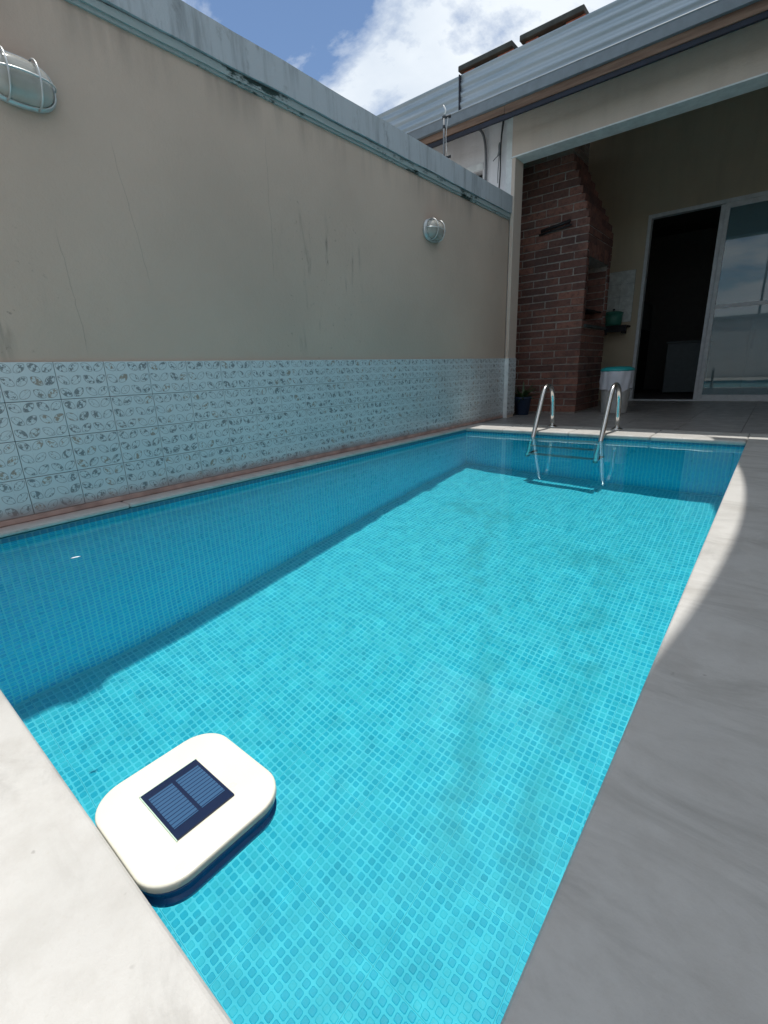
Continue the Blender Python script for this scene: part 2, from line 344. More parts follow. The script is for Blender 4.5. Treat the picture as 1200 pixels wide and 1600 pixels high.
    # glass of lamp domes
    t = NT('lamp_glass', 0.14, spec=0.5); t.b.inputs['Transmission Weight'].default_value = 0.55; t.color(t.mix(t.ramp(t.noise(t.pos(), 9, 4), 0.35, 0.7), (0.66, 0.66, 0.60), (0.82, 0.82, 0.76))); M['lamp_glass'] = t.mat
    # window glass: mostly clear, mirror-like at grazing angles, teal diffuse share mixed in
    mt = bpy.data.materials.new('pane_glass'); mt.use_nodes = True; nt = mt.node_tree; nt.nodes.clear()
    o = nt.nodes.new('ShaderNodeOutputMaterial'); tr = nt.nodes.new('ShaderNodeBsdfTransparent'); gl = nt.nodes.new('ShaderNodeBsdfGlossy'); mx = nt.nodes.new('ShaderNodeMixShader')
    fr = nt.nodes.new('ShaderNodeFresnel'); fr.inputs[0].default_value = 1.9
    df = nt.nodes.new('ShaderNodeBsdfDiffuse'); df.inputs[0].default_value = (0.24, 0.42, 0.48, 1); m2 = nt.nodes.new('ShaderNodeMixShader'); m2.inputs[0].default_value = 0.42
    tr.inputs[0].default_value = (0.62, 0.78, 0.80, 1); gl.inputs['Roughness'].default_value = 0.02
    nt.links.new(tr.outputs[0], m2.inputs[1]); nt.links.new(df.outputs[0], m2.inputs[2])
    nt.links.new(fr.outputs[0], mx.inputs[0]); nt.links.new(m2.outputs[0], mx.inputs[1]); nt.links.new(gl.outputs[0], mx.inputs[2]); nt.links.new(mx.outputs[0], o.inputs[0])
    M['pane_glass'] = mt

PITCH = 0.0275
TILE_W, TILE_H = 0.2035, 0.160
build_materials()

# ------------------------------------------------------------------ helpers: geometry
WL = {}
def link(o, parent=None, loc=(0, 0, 0)):
    col.objects.link(o); loc = Vector(loc)
    if parent is not None:
        o.parent = parent; o.location = loc - WL[parent.name]
    else: o.location = loc
    WL[o.name] = loc
    return o
def tag(o, label=None, cat=None, group=None, kind=None):
    if label: o['label'] = label
    if cat: o['category'] = cat
    if group: o['group'] = group
    if kind: o['kind'] = kind
    return o
def empty(name, loc, label, cat, group=None):
    o = bpy.data.objects.new(name, None); o.empty_display_size = 0.1
    return tag(link(o, None, loc), label, cat, group)
def obj(name, me, mat=None, parent=None, loc=(0, 0, 0), smooth=False):
    """mesh coordinates are relative to loc (a world position)"""
    o = bpy.data.objects.new(name, me)
    if mat and not me.materials: me.materials.append(M[mat])
    if smooth:
        for p in me.polygons: p.use_smooth = True
    return link(o, parent, loc)
class MB:
    def __init__(s): s.v = []; s.f = []
    def add(s, v, f):
        b = len(s.v); s.v += [tuple(x) for x in v]; s.f += [tuple(i+b for i in q) for q in f]; return s
    def box(s, x0, x1, y0, y1, z0, z1):
        v = [(x0,y0,z0),(x1,y0,z0),(x1,y1,z0),(x0,y1,z0),(x0,y0,z1),(x1,y0,z1),(x1,y1,z1),(x0,y1,z1)]
        return s.add(v, [(0,3,2,1),(4,5,6,7),(0,1,5,4),(1,2,6,5),(2,3,7,6),(3,0,4,7)])
    def tube(s, pts, rad_, n=8, closed=False, caps=True):
        pts = [Vector(p) for p in pts]; N = len(pts); rr = rad_ if isinstance(rad_, (list, tuple)) else [rad_]*N
        tang = []
        for i in range(N):
            a = pts[(i-1) % N] if (closed or i > 0) else pts[i]; b = pts[(i+1) % N] if (closed or i < N-1) else pts[i]
            tang.append((b-a).normalized())
        nrm = tang[0].orthogonal().normalized(); rings = []
        for i in range(N):
            nrm = (nrm - tang[i]*nrm.dot(tang[i])).normalized(); bi = tang[i].cross(nrm)
            rings.append([pts[i] + rr[i]*(math.cos(2*math.pi*k/n)*nrm + math.sin(2*math.pi*k/n)*bi) for k in range(n)])
        v = [p for q in rings for p in q]; fs = []
        for i in range(N if closed else N-1):
            j = (i+1) % N
            for k in range(n): fs.append((i*n+k, i*n+(k+1) % n, j*n+(k+1) % n, j*n+k))
        if not closed and caps: fs.append(tuple(range(n-1, -1, -1))); fs.append(tuple((N-1)*n+k for k in range(n)))
        return s.add(v, fs)
    def lathe(s, prof, c=(0, 0, 0), n=24, cap0=True, cap1=True):
        v = []; fs = []
        for (r_, z) in prof: v += [(c[0]+r_*math.cos(2*math.pi*k/n), c[1]+r_*math.sin(2*math.pi*k/n), c[2]+z) for k in range(n)]
        for i in range(len(prof)-1):
            for k in range(n): fs.append((i*n+k, i*n+(k+1) % n, (i+1)*n+(k+1) % n, (i+1)*n+k))
        if cap0: fs.append(tuple(range(n-1, -1, -1)))
        if cap1: fs.append(tuple((len(prof)-1)*n+k for k in range(n)))
        return s.add(v, fs)
    def mesh(s, name='m'):
        me = bpy.data.meshes.new(name); me.from_pydata(s.v, [], s.f); me.update(); return me
def bevel_mesh(me, w, seg=2):
    bm = bmesh.new(); bm.from_mesh(me)
    bmesh.ops.bevel(bm, geom=list(bm.edges), offset=w, segments=seg, profile=0.5, affect='EDGES', clamp_overlap=True)
    bm.to_mesh(me); bm.free(); return me
def boxo(name, b, mat, parent=None, bev=0.0, seg=2):
    """a box object with its origin at the middle of its base"""
    x0, x1, y0, y1, z0, z1 = b; c = ((x0+x1)/2, (y0+y1)/2, z0)
    me = MB().box(x0-c[0], x1-c[0], y0-c[1], y1-c[1], 0, z1-z0).mesh(name)
    if bev: bevel_mesh(me, bev, seg)
    return obj(name, me, mat, parent, c)
def struct(name, b, mat, bev=0.0): return tag(boxo(name, b, mat, None, bev), kind='structure')
def tubeo(name, pts, rad_, mat, parent, n=8, closed=False):
    c = Vector(pts[0]); return obj(name, MB().tube([Vector(p)-c for p in pts], rad_, n, closed).mesh(name), mat, parent, c, True)
def bez(p, n=10):
    out = []
    P = [Vector(q) for q in p]
    for i in range(n+1):
        t = i/n; Q = P[:]
        while len(Q) > 1: Q = [Q[j].lerp(Q[j+1], t) for j in range(len(Q)-1)]
        out.append(Q[0])
    return out
def proj(P):
    d = Vector(P) - Vector((0, 0, CAM_H)); z = d.dot(f)
    return (600+FPX*d.dot(r2)/z, 800-FPX*d.dot(u2)/z, z) if z > 0.01 else (-9, -9, -1)

# ------------------------------------------------------------------ layout (metres, deck top at z = 0)
XL, XR, YN, YF = -2.360, -0.107, 0.114, 4.200      # edges of the coping round the pool
WX0, WX1, WY0, WY1 = XL-0.013, XR+0.013, YN-0.013, YF+0.013
ZW, ZB = -0.046, -1.550
XW = -2.463                                        # face of the left boundary wall
YH = 5.200                                         # face of the house front
YD = 8.200                                         # back wall of the patio with the sliding door
RX = 1.70                                          # right boundary
caustic_receivers = []

# ================================================================== the setting
ground = struct('ground', (-300, 300, -300, 300, -2.2, -2.0), 'soil')
struct('bounce_yard_left', (-14, XW-0.16, -14, YH+0.04, -0.3, -0.1), 'bounce_concrete'); struct('bounce_yard_near', (XW-0.16, 14, -14, -2.26, -0.3, -0.1), 'bounce_concrete'); struct('bounce_yard_right', (RX+0.16, 14, -2.26, 14, -0.3, -0.1), 'bounce_concrete')  # unseen pale ground added to bounce sunlight up at the house

# ---- pool shell: a bed of grout with raised mosaic tiles
TS = 0.0214; TD = 0.0014
def tile_piece(ax):
    h = TS/2; k = 0.0020; q = 0.0032
    oct_ = lambda e, c: [(-e+c,-e),(e-c,-e),(e,-e+c),(e,e-c),(e-c,e),(-e+c,e),(-e,e-c),(-e,-e+c)]
    v = [(a,b,0.0) for a,b in oct_(h, q)] + [(a,b,TD) for a,b in oct_(h-k, q*0.8)]
    fs = [tuple(range(8,16))] + [(i,(i+1)%8,8+(i+1)%8,8+i) for i in range(8)]
    tr = {'z': lambda a,b,c: (a,b,c), 'x': lambda a,b,c: (c,a,b), '-x': lambda a,b,c: (-c,b,a), '-y': lambda a,b,c: (a,-c,b), 'y': lambda a,b,c: (b,c,a)}[ax]
    return [tr(*q) for q in v], fs
def surface(name, box_, mat, ax, cells, single, origin):
    """cells: tile centres; the `single` ones that show largest become objects of their own"""
    base = struct(name, box_, 'grout' if ax == 'z' else 'grout_wall'); caustic_receivers.append(base)
    pv, pf = tile_piece(ax)
    vis = []
    for i, c in enumerate(cells):
        # position at which the piece is seen through the water (apparent depth)
        q = proj((c[0], c[1], ZW + (c[2]-ZW)*0.62 if c[2] < ZW else c[2]))
        if 0 < q[0] < 1200 and 0 < q[1] < 1600 and q[2] > 0: vis.append((q[2], i))
    vis.sort(); sel = {i for _, i in vis[:single]}
    me = bpy.data.meshes.new('tile'); me.from_pydata(pv, [], pf); me.materials.append(M[mat])
    rest = MB()
    for i, c in enumerate(cells):
        if i in sel: caustic_receivers.append(obj('tile', me, None, base, c))
        else: rest.add([(a+c[0]-origin[0], b+c[1]-origin[1], d+c[2]-origin[2]) for a, b, d in pv], pf)
    o = obj('tile_field', rest.mesh('tile_field'), mat, base, origin); tag(o, kind='stuff'); caustic_receivers.append(o)
def rng(a, b): return [(i+0.5)*PITCH for i in range(math.ceil(a/PITCH), math.floor(b/PITCH))]
gx, gy, gz = rng(WX0, WX1), rng(WY0, WY1), rng(ZB, -0.0272)
surface('pool_floor', (WX0-0.1, WX1+0.1, WY0-0.1, WY1+0.1, ZB-0.12, ZB), 'mosaic_floor', 'z', [(x, y, ZB-0.0001) for x in gx for y in gy], 300, (-1.2, 2.1, ZB))
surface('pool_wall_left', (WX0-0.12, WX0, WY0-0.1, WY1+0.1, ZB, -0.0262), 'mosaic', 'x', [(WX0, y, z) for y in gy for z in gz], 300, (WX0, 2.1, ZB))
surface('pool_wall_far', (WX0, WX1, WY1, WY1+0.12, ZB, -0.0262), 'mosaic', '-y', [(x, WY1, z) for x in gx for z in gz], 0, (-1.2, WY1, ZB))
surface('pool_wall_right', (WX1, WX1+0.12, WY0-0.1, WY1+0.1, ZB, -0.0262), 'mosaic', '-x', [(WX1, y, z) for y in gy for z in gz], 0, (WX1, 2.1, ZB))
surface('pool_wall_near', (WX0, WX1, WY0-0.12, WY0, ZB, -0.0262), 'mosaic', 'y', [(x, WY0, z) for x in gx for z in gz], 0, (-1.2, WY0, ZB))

# ---- water surface with slight ripples
def water():
    nx, ny = 170, 310; x0, x1, y0, y1 = WX0+0.0016, WX1-0.0016, WY0+0.0016, WY1-0.0016
    v = []; fs = []
    for j in range(ny+1):
        for i in range(nx+1):
            x = x0+(x1-x0)*i/nx; y = y0+(y1-y0)*j/ny
            h = 0.00034*mnoise.noise(Vector((x*3.1, y*3.1, 0.3))) + 0.00032*mnoise.noise(Vector((x*7.3+3, y*6.1, 1.7))) + 0.00028*mnoise.noise(Vector((x*11+9, y*11, 4.1)))
            v.append((x+1.2, y-2.1, h))
    for j in range(ny):
        for i in range(nx): a = j*(nx+1)+i; fs.append((a, a+1, a+nx+2, a+nx+1))
    me = bpy.data.meshes.new('water'); me.from_pydata(v, [], fs)
    o = obj('water', me, 'water', None, (-1.2, 2.1, ZW), True); tag(o, kind='structure')
    o.cycles.is_caustics_caster = True
    return o
water()

# ---- coping stones and marble deck (mortar bed below, stones as pieces)
def stones(name, bed, pieces, mat, bev=0.007):
    b = struct(name, bed, 'joint')
    for q in pieces: boxo('stone', q, mat, b, bev, 3)
g = 0.0012
ys = [-1.98, -0.35, 0.9, 2.15, 3.35, 4.198]
stones('coping_left', (XW-0.05, XL-0.03, -2, 4.66, -0.05, -0.012), [(XW+0.001, XL, a+g, b_-g, -0.021, 0.0) for a, b_ in zip(ys, ys[1:])] , 'marble_left', 0.009)
stones('coping_far', (XW, XR+0.01, YF+0.03, 4.66, -0.05, -0.012), [(a+g, b_-g, YF, 4.655, -0.034, 0.0) for a, b_ in zip([XW+0.001, -1.985, -1.36, -0.72, XR], [-1.985, -1.36, -0.72, XR])], 'marble', 0.012)
stones('coping_near', (XL, XR-0.01, -2.0, YN-0.03, -0.05, -0.012), [(XL+g, XR-g, -0.62, YN, -0.026, 0.0), (XL+g, XR-g, -1.3, -0.623, -0.026, 0.0), (XL+g, XR-g, -1.98, -1.303, -0.026, 0.0)], 'marble')
stones('deck_right', (XR+0.02, RX, -2.0, 4.66, -0.05, -0.012), [(XR, 0.56, -0.62, 4.655, -0.026, 0.0), (0.563, RX, -0.62, 1.4, -0.026, 0), (0.563, RX, 1.403, 4.655, -0.026, 0), (XR, RX, -1.98, -0.623, -0.026, 0)], 'marble')

# ---- patio floor under the roof
pf = struct('patio_floor', (-3.0, RX+0.2, 4.66, 12.3, -0.06, -0.008), 'joint')
unit = {}
def unitbox(key, mat, bev):
    if key not in unit:
        me = MB().box(-0.5, 0.5, -0.5, 0.5, 0, 1).mesh(key)
        if bev: bevel_mesh(me, bev, 1)
        me.materials.append(M[mat]); unit[key] = me
    return unit[key]
tw = 0.455
me_pt = MB().box(-tw/2+0.0015, tw/2-0.0015, -tw/2+0.0015, tw/2-0.0015, 0, 0.008).mesh('floor_tile'); bevel_mesh(me_pt, 0.0015, 1); me_pt.materials.append(M['patio_tile'])
for i in range(9):
    for j in range(8):
        x, y = XW+0.02+tw*(i+0.5), 4.662+tw*(j+0.5)
        obj('floor_tile', me_pt, None, pf, (x, y, -0.008))

# ================================================================== left boundary wall
wall = empty('boundary_wall', (XW-0.08, 1.6, 0), 'tall beige plastered wall with moss-stained white cap and leaf-print tiles beside the pool', 'wall')
boxo('wall_body', (XW-0.16, XW, -2.1, YH+0.02, -0.3, 2.08), 'plaster_wall', wall)
def wavy_box(name, x0, x1, y0, y1, z0, z1, mat, parent, amp=0.004, n=90):
    """a long cast band whose edges wander a little"""
    c = ((x0+x1)/2, (y0+y1)/2, z0); v = []; fs = []
    for i in range(n+1):
        y = y0+(y1-y0)*i/n
        for k, (x, z) in enumerate(((x0, z0), (x1, z0), (x1, z1), (x0, z1))):
            a = amp*mnoise.noise(Vector((y*4.0, k*7.7, 0))) + amp*0.6*mnoise.noise(Vector((y*17.0, k*3.3, 5)))
            v.append((x-c[0]+(a*0.5 if k in (1, 2) else 0), y-c[1], z-c[2]+a))
    for i in range(n):
        a = i*4
        for k in range(4): fs.append((a+k, a+(k+1) % 4, a+4+(k+1) % 4, a+4+k))
    fs.append((0, 1, 2, 3)); fs.append((n*4+3, n*4+2, n*4+1, n*4))
    me = bpy.data.meshes.new(name); me.from_pydata(v, [], [tuple(reversed(q)) for q in fs]); return obj(name, me, mat, parent, c)
wavy_box('wall_cap', XW-0.22, XW+0.035, -2.1, YH-0.004, 2.105, 2.262, 'cap_paint', wall, 0.003)
tag(wavy_box('drip_edge', XW-0.20, XW+0.022, -2.1, YH-0.006, 2.066, 2.100, 'cap_moss', wall, 0.0035), 'moss-blackened drip edge under the wall cap')
boxo('cap_bedding', (XW-0.18, XW+0.012, -2.1, YH-0.01, 2.05, 2.15), 'cap_moss', wall)
tag(boxo('mortar_fillet', (XW-0.002, XW+0.011, -2.05, YH-0.002, 0.0005, 0.0268), 'fillet', wall, 0.004, 1), 'pinkish mortar strip under the tiles')
tg = boxo('tile_bed', (XW-0.002, XW+0.003, -2.05, YH-0.002, -0.005, 0.664), 'tile_grout', wall)
me_lt = MB().box(0, 0.008, -TILE_W/2+0.0013, TILE_W/2-0.0013, -TILE_H/2+0.0013, TILE_H/2-0.0013).mesh('leaf_tile'); bevel_mesh(me_lt, 0.001, 1); me_lt.materials.append(M['leaf_tile'])
ty0 = 0.741 + TILE_W/2
for i in range(-13, 22):
    for j in range(4):
        y = ty0+TILE_W*i
        if y-TILE_W/2 > YH-0.02: continue
        if y+TILE_W/2 > YH:                                  # the last column is cut to fit the corner
            w_ = YH-0.003-(y-TILE_W/2+0.0013)
            obj('tile', MB().box(0, 0.008, -TILE_W/2+0.0013, -TILE_W/2+0.0013+w_, -TILE_H/2+0.0013, TILE_H/2-0.0013).mesh('cut_tile'), 'leaf_tile', wall, (XW+0.003, y, 0.667-TILE_H*(j+0.5)))
            continue
        o = obj('tile', me_lt, None, wall, (XW+0.003+random.uniform(-0.0008, 0.0008), y, 0.667-TILE_H*(j+0.5))); o.rotation_euler = (random.uniform(-.002, .002), random.uniform(-.004, .004), random.uniform(-.004, .004))

# ---- bulkhead lamps on the wall
def bulkhead(name, y, z, label):
    t = empty(name, (XW, y, z), label, 'wall lamp', 'caged bulkhead lamps on the boundary wall')
    a, b, dp = 0.122, 0.080, 0.080                         # half width, half height, depth
    def oval(s, x, n=36, e=2.6):
        out = []
        for k in range(n):
            th = 2*math.pi*k/n; c_, s_ = math.cos(th), math.sin(th)
            out.append(Vector((x, a*s*math.copysign(abs(c_)**(2/e), c_), b*s*math.copysign(abs(s_)**(2/e), s_))))
        return out
    m_ = MB(); rings = [oval(1.0, 0), oval(1.04, 0.006), oval(1.04, 0.02), oval(0.97, 0.026)]
    v = [p for q in rings for p in q]; fs = []
    for i in range(3):
        for k in range(36): fs.append((i*36+k, i*36+(k+1) % 36, (i+1)*36+(k+1) % 36, (i+1)*36+k))
    fs.append(tuple(range(3*36, 4*36))); m_.add(v, fs); obj('base_ring', m_.mesh('base_ring'), 'cage_metal', t, (XW, y, z), True)
    m_ = MB(); v = []; fs = []; K = 9
    for i in range(K):
        q = i/(K-1)*math.pi/2; v += oval(0.93*max(math.cos(q), 0.02)**0.75, 0.027+dp*0.78*math.sin(q))
    for i in range(K-1):
        for k in range(36): fs.append((i*36+k, i*36+(k+1) % 36, (i+1)*36+(k+1) % 36, (i+1)*36+k))
    fs.append(tuple(range((K-1)*36, K*36))); m_.add(v, fs); obj('glass_dome', m_.mesh('glass_dome'), 'lamp_glass', t, (XW, y, z), True)
    m_ = MB().lathe([(0.008, -0.05), (0.026, -0.035), (0.034, 0.0), (0.026, 0.03), (0.008, 0.042)], n=16)
    me = m_.mesh('bulb'); me.transform(Matrix.Rotation(rad(90), 4, 'X')); obj('bulb', me, 'white_ceramic', t, (XW+0.05, y, z), True)
    cg = obj('cage_ring', MB().tube(oval(0.98, 0.030), 0.0045, 6, True).mesh('cage_ring'), 'cage_metal', t, (XW, y, z), True)
    def hoop(fn):
        pts = [fn(math.pi*k/18) for k in range(19)]
        obj('cage_wire', MB().tube(pts, 0.0036, 6).mesh('cage_wire'), 'cage_metal', t, (XW, y, z), True)
    hoop(lambda th: Vector((0.026+dp*math.sin(th)**0.8, a*1.0*math.cos(th), 0.004)))
    for s in (-0.42, 0.42):
        hoop(lambda th: Vector((0.026+dp*0.97*math.sin(th)**0.8, a*s, b*1.0*math.cos(th))))
    return t
bulkhead('bulkhead_lamp', 0.838, 1.692, 'caged oval wall lamp cut off at the photo left edge')
bulkhead('bulkhead_lamp', 3.725, 1.690, 'small caged wall lamp near the far end of the beige wall')

# ---- electric fence post on the wall cap
fp = empty('fence_post', (-2.50, 3.985, 2.262), 'thin metal fence post with black insulators on the wall cap', 'post')
tubeo('rod', [(-2.50, 3.985, 2.255), (-2.50, 3.985, 2.60)], 0.0075, 'hose_grey', fp)
tubeo('hook', bez([(-2.50, 3.985, 2.60), (-2.47, 3.99, 2.615), (-2.485, 3.985, 2.64), (-2.505, 3.985, 2.668)], 6), 0.005, 'pvc', fp)
for z in (2.300, 2.585):
    tubeo('insulator', [(-2.512, 3.98, z-0.002), (-2.485, 3.995, z), (-2.455, 4.02, z+0.006)], [0.012, 0.011, 0.013], 'cable_black', fp)
tubeo('insulator', [(-2.50, 3.985, 2.505), (-2.50, 3.985, 2.527)], 0.011, 'cable_black', fp)
tubeo('wire', bez([(-2.47, 4.0, 2.585), (-2.465, 3.995, 2.54), (-2.49, 3.99, 2.50), (-2.485, 3.985, 2.40), (-2.475, 4.0, 2.30)], 10), 0.0022, 'pvc', fp)

# ================================================================== house
house = empty('house', (-0.4, YH, 0), 'beige house front with a wide roofed patio behind the pool', 'house')
boxo('pillar', (XW+0.012, XW+0.052, YH, YH+0.2, -0.02, 2.61), 'plaster_house', house, 0.006)
boxo('beam', (XW+0.012, RX+0.3, YH-0.003, YH+0.2, 2.612, 3.06), 'plaster_house', house)
boxo('beam_underside', (XW+0.006, RX+0.3, YH-0.012, YH+0.206, 2.600, 2.612), 'white_paint', house)
boxo('wall', (-2.98, -2.66, YH+0.19, YD, -0.05, 3.4), 'plaster_back', house)       # left side wall of the patio
bw = boxo('wall', (-2.98, -1.765, YD, YD+0.15, -0.05, 4.3), 'plaster_back', house)
boxo('wall', (-1.765, RX+0.2, YD, YD+0.15, 2.535, 4.3), 'plaster_back', house)
boxo('wall', (0.85, RX+0.2, YD, YD+0.15, -0.05, 2.535), 'plaster_back', house)
boxo('wall', (RX, RX+0.2, YH, YD, -0.05, 3.4), 'plaster_back', house)
# tiles on the pillar foot and the white corner strip
me_ct = MB().box(0, 0.008, -0.094, 0.094, -TILE_H/2+0.0008, TILE_H/2-0.0008).mesh('cut_tile'); me_ct.materials.append(M['leaf_tile'])
for j in range(4): obj('tile', me_ct, None, house, (XW+0.052, YH+0.106, 0.667-TILE_H*(j+0.5)))
boxo('corner_strip', (XW+0.014, XW+0.061, YH-0.006, YH-0.0005, 0.0, 0.664), 'white_paint', house)
# sliding door: outer frame, open left bay, glazed right sash
door = boxo('sliding_door', (-1.765, 0.85, YD-0.012, YD+0.10, 2.490, 2.535), 'aluminium_white', house)
boxo('frame', (-1.765, -1.722, YD-0.012, YD+0.10, 0.0, 2.490), 'aluminium_white', door)
boxo('frame', (0.80, 0.85, YD-0.012, YD+0.10, 0.0, 2.490), 'aluminium_white', door)
boxo('sill', (-1.765, 0.85, YD-0.02, YD+0.10, -0.005, 0.018), 'aluminium_white', door)
def sash(x0, x1, y):
    boxo('stile', (x0, x0+0.052, y, y+0.03, 0.018, 2.489), 'aluminium_white', door, 0.003, 1)
    boxo('stile', (x1-0.05, x1, y, y+0.03, 0.018, 2.489), 'aluminium_white', door, 0.003, 1)
    for z0, z1 in ((0.018, 0.085), (1.225, 1.270), (2.43, 2.489)): boxo('rail', (x0+0.052, x1-0.05, y+0.002, y+0.028, z0, z1), 'aluminium_white', door)
    boxo('pane', (x0+0.052, x1-0.05, y+0.012, y+0.018, 0.085, 1.225), 'pane_glass', door)
    boxo('pane', (x0+0.052, x1-0.05, y+0.012, y+0.018, 1.270, 2.43), 'pane_glass', door)
sash(-0.872, 0.0, YD); sash(-0.050, 0.80, YD+0.036)
boxo('stile', (-0.925, -0.874, YD+0.036, YD+0.066, 0.018, 2.489), 'aluminium_white', door, 0.003, 1)
# room behind the door
rm = MB(); 
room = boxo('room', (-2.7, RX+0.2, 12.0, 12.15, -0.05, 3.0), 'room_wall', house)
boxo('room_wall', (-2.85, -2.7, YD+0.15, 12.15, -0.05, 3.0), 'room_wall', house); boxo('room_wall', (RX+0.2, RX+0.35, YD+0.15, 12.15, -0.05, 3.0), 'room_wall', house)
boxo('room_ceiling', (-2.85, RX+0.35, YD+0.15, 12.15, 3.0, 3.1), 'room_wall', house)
# roof: underside boarding, clay covering, wooden fascia, gutter, corrugated sheets
def slope_box(name, x0, x1, y0, z0, y1, z1, th, mat, parent):
    c = ((x0+x1)/2, y0, z0); v = []
    for x in (x0, x1):
        for (y, z) in ((y0, z0), (y1, z1), (y1, z1+th), (y0, z0+th)): v.append((x-c[0], y-c[1], z-c[2]))
    me = MB().add(v, [(0,1,2,3),(7,6,5,4),(0,4,5,1),(1,5,6,2),(2,6,7,3),(3,7,4,0)]).mesh(name); return obj(name, me, mat, parent, c)
RXL, RXR = -4.6, RX+0.6
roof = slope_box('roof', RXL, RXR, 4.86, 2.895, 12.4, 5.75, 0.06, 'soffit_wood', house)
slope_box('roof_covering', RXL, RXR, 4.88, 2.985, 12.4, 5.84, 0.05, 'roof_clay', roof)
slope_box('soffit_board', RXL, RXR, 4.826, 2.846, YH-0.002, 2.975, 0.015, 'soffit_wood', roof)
boxo('fascia_board', (RXL, -2.36, 4.815, 4.845, 2.835, 2.94), 'fascia_wood', roof, 0.003, 1)
boxo('fascia_board', (-2.357, RXR, 4.812, 4.842, 2.828, 2.93), 'fascia_wood', roof, 0.003, 1)
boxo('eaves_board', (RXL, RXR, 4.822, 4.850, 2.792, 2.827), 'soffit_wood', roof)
# gutter with a rolled lip
gp = [(4.80, 2.895), (4.785, 2.90), (4.785, 2.975), (4.78, 2.985), (4.787, 2.992), (4.793, 2.985), (4.793, 2.905), (4.80, 2.903), (4.852, 2.903), (4.852, 2.895)]
def extrude_x(name, prof, x0, x1, mat, parent, smooth=False):
    cx = (x0+x1)/2; c = (cx, prof[0][0], prof[0][1]); n = len(prof)
    v = [(x-cx, y-c[1], z-c[2]) for x in (x0, x1) for y, z in prof]
    fs = [(i, (i+1) % n, n+(i+1) % n, n+i) for i in range(n)] + [tuple(range(n-1, -1, -1)), tuple(range(n, 2*n))]
    return obj(name, MB().add(v, fs).mesh(name), mat, parent, c, smooth)
extrude_x('gutter', gp, RXL, RXR, 'gutter_metal', roof)
def corr(x0, x1, dy):
    front = []; n = 64; ribs = 4.5
    for i in range(n+1):
        s = i/n; a = 0.5-0.5*math.cos(2*math.pi*ribs*s)
        front.append((4.835+dy-0.0135*a+0.020*s, 2.945+0.355*s))
    back = [(y+0.003, z) for y, z in reversed(front)]
    extrude_x('corrugated_sheet', front+back, x0, x1, 'corrugated', roof)
boxo('sheet_seam', (-2.856, -2.845, 4.820, 4.850, 2.95, 3.298), 'soffit_wood', roof); corr(RXL, -2.856, 0.003); corr(-2.846, -0.4, 0.0); corr(-0.416, RXR, -0.004)

# ---- chimney caps on the roof
def chimney_cap(label, x0, x1, y0, depth, z, tilt):
    t = empty('chimney_cap', ((x0+x1)/2, y0+depth/2, z), label, 'chimney cap', 'chimney caps above the roof edge')
    boxo('slab', (x0, x1, y0, y0+depth, z, z+0.055), 'slab_concrete', t, 0.006, 1)
    for sx in (0, 1):
        for sy in (0, 1):
            w = 0.14; bx = x0+0.05+sx*(x1-x0-0.1-w); by = y0+0.045+sy*(depth-0.09-0.1)
            boxo('brick_support', (bx, bx+w+(0.05 if sx else 0), by, by+0.1, z-0.16, z-0.001), 'brick_orange', t, 0.004, 1)
    boxo('stack', (x0+0.03, x1-0.03, y0+0.03, y0+depth-0.03, z-0.75, z-0.16), 'brick_pale', t)
chimney_cap('left of two dark concrete chimney slabs on bricks above the roof edge', -3.470, -2.800, 5.84, 0.55, 3.905, 0)
chimney_cap('right of two dark concrete chimney slabs on bricks above the roof edge', -2.715, -2.048, 5.84, 0.55, 3.908, 0)

# ---- white wall of the neighbouring house beyond the boundary wall
nb = empty('neighbour_wall', (-3.6, YH+0.1, 0), 'white rendered wall under the eaves behind the boundary wall', 'wall')
boxo('wall_body', (-4.7, -2.93, YH+0.04, YH+0.17, 0, 3.03), 'plaster_white', nb)
boxo('wall_body', (-2.80, XW+0.011, YH+0.04, YH+0.17, 0, 3.03), 'plaster_white', nb)
boxo('wall_body', (-2.93, -2.80, YH+0.04, YH+0.17, 2.60, 3.03), 'plaster_white', nb)
boxo('lintel', (-3.10, -2.795, YH+0.03, YH+0.12, 2.605, 2.665), 'white_paint', nb)
boxo('recess', (-2.93, -2.80, YH+0.15, YH+0.165, 0.0, 2.60), 'dark_void', nb)
boxo('edge_trim', (XW-0.055, XW+0.010, YH+0.012, YH+0.039, 2.2, 3.0), 'white_paint', nb)
cd = empty('conduit', (-2.77, YH+0.02, 2.40), 'grey bent conduit hanging from the eaves in front of the white wall', 'conduit')
tubeo('hose', bez([(-2.875, YH-0.02, 2.97), (-2.74, YH, 2.96), (-2.755, YH+0.02, 2.80), (-2.745, YH+0.022, 2.6), (-2.765, YH+0.022, 2.25)], 16), 0.0125, 'hose_grey', cd)
tubeo('pvc_stub', [(-2.885, YH-0.03, 2.955), (-2.885, YH-0.03, 3.03)], 0.016, 'pvc', cd)
cb_ = empty('cable_bundle', (-2.58, YH+0.02, 2.40), 'dark knotted cable hanging down the white wall edge beside the pillar', 'cable')
tubeo('cable', bez([(-2.545, YH-0.005, 2.98), (-2.57, YH, 2.85), (-2.60, YH+0.0, 2.72), (-2.56, YH+0.0, 2.6), (-2.585, YH+0.0, 2.36)], 14), 0.007, 'cable_black', cb_)
tubeo('cable', bez([(-2.555, YH-0.005, 2.98), (-2.59, YH, 2.86), (-2.57, YH, 2.70), (-2.615, YH, 2.60), (-2.60, YH, 2.42)], 14), 0.004, 'hose_grey', cb_)
tubeo('knot', bez([(-2.60, YH-0.01, 2.66), (-2.57, YH-0.02, 2.70), (-2.60, YH-0.015, 2.74), (-2.58, YH-0.012, 2.77)], 8), 0.011, 'hose_grey', cb_)
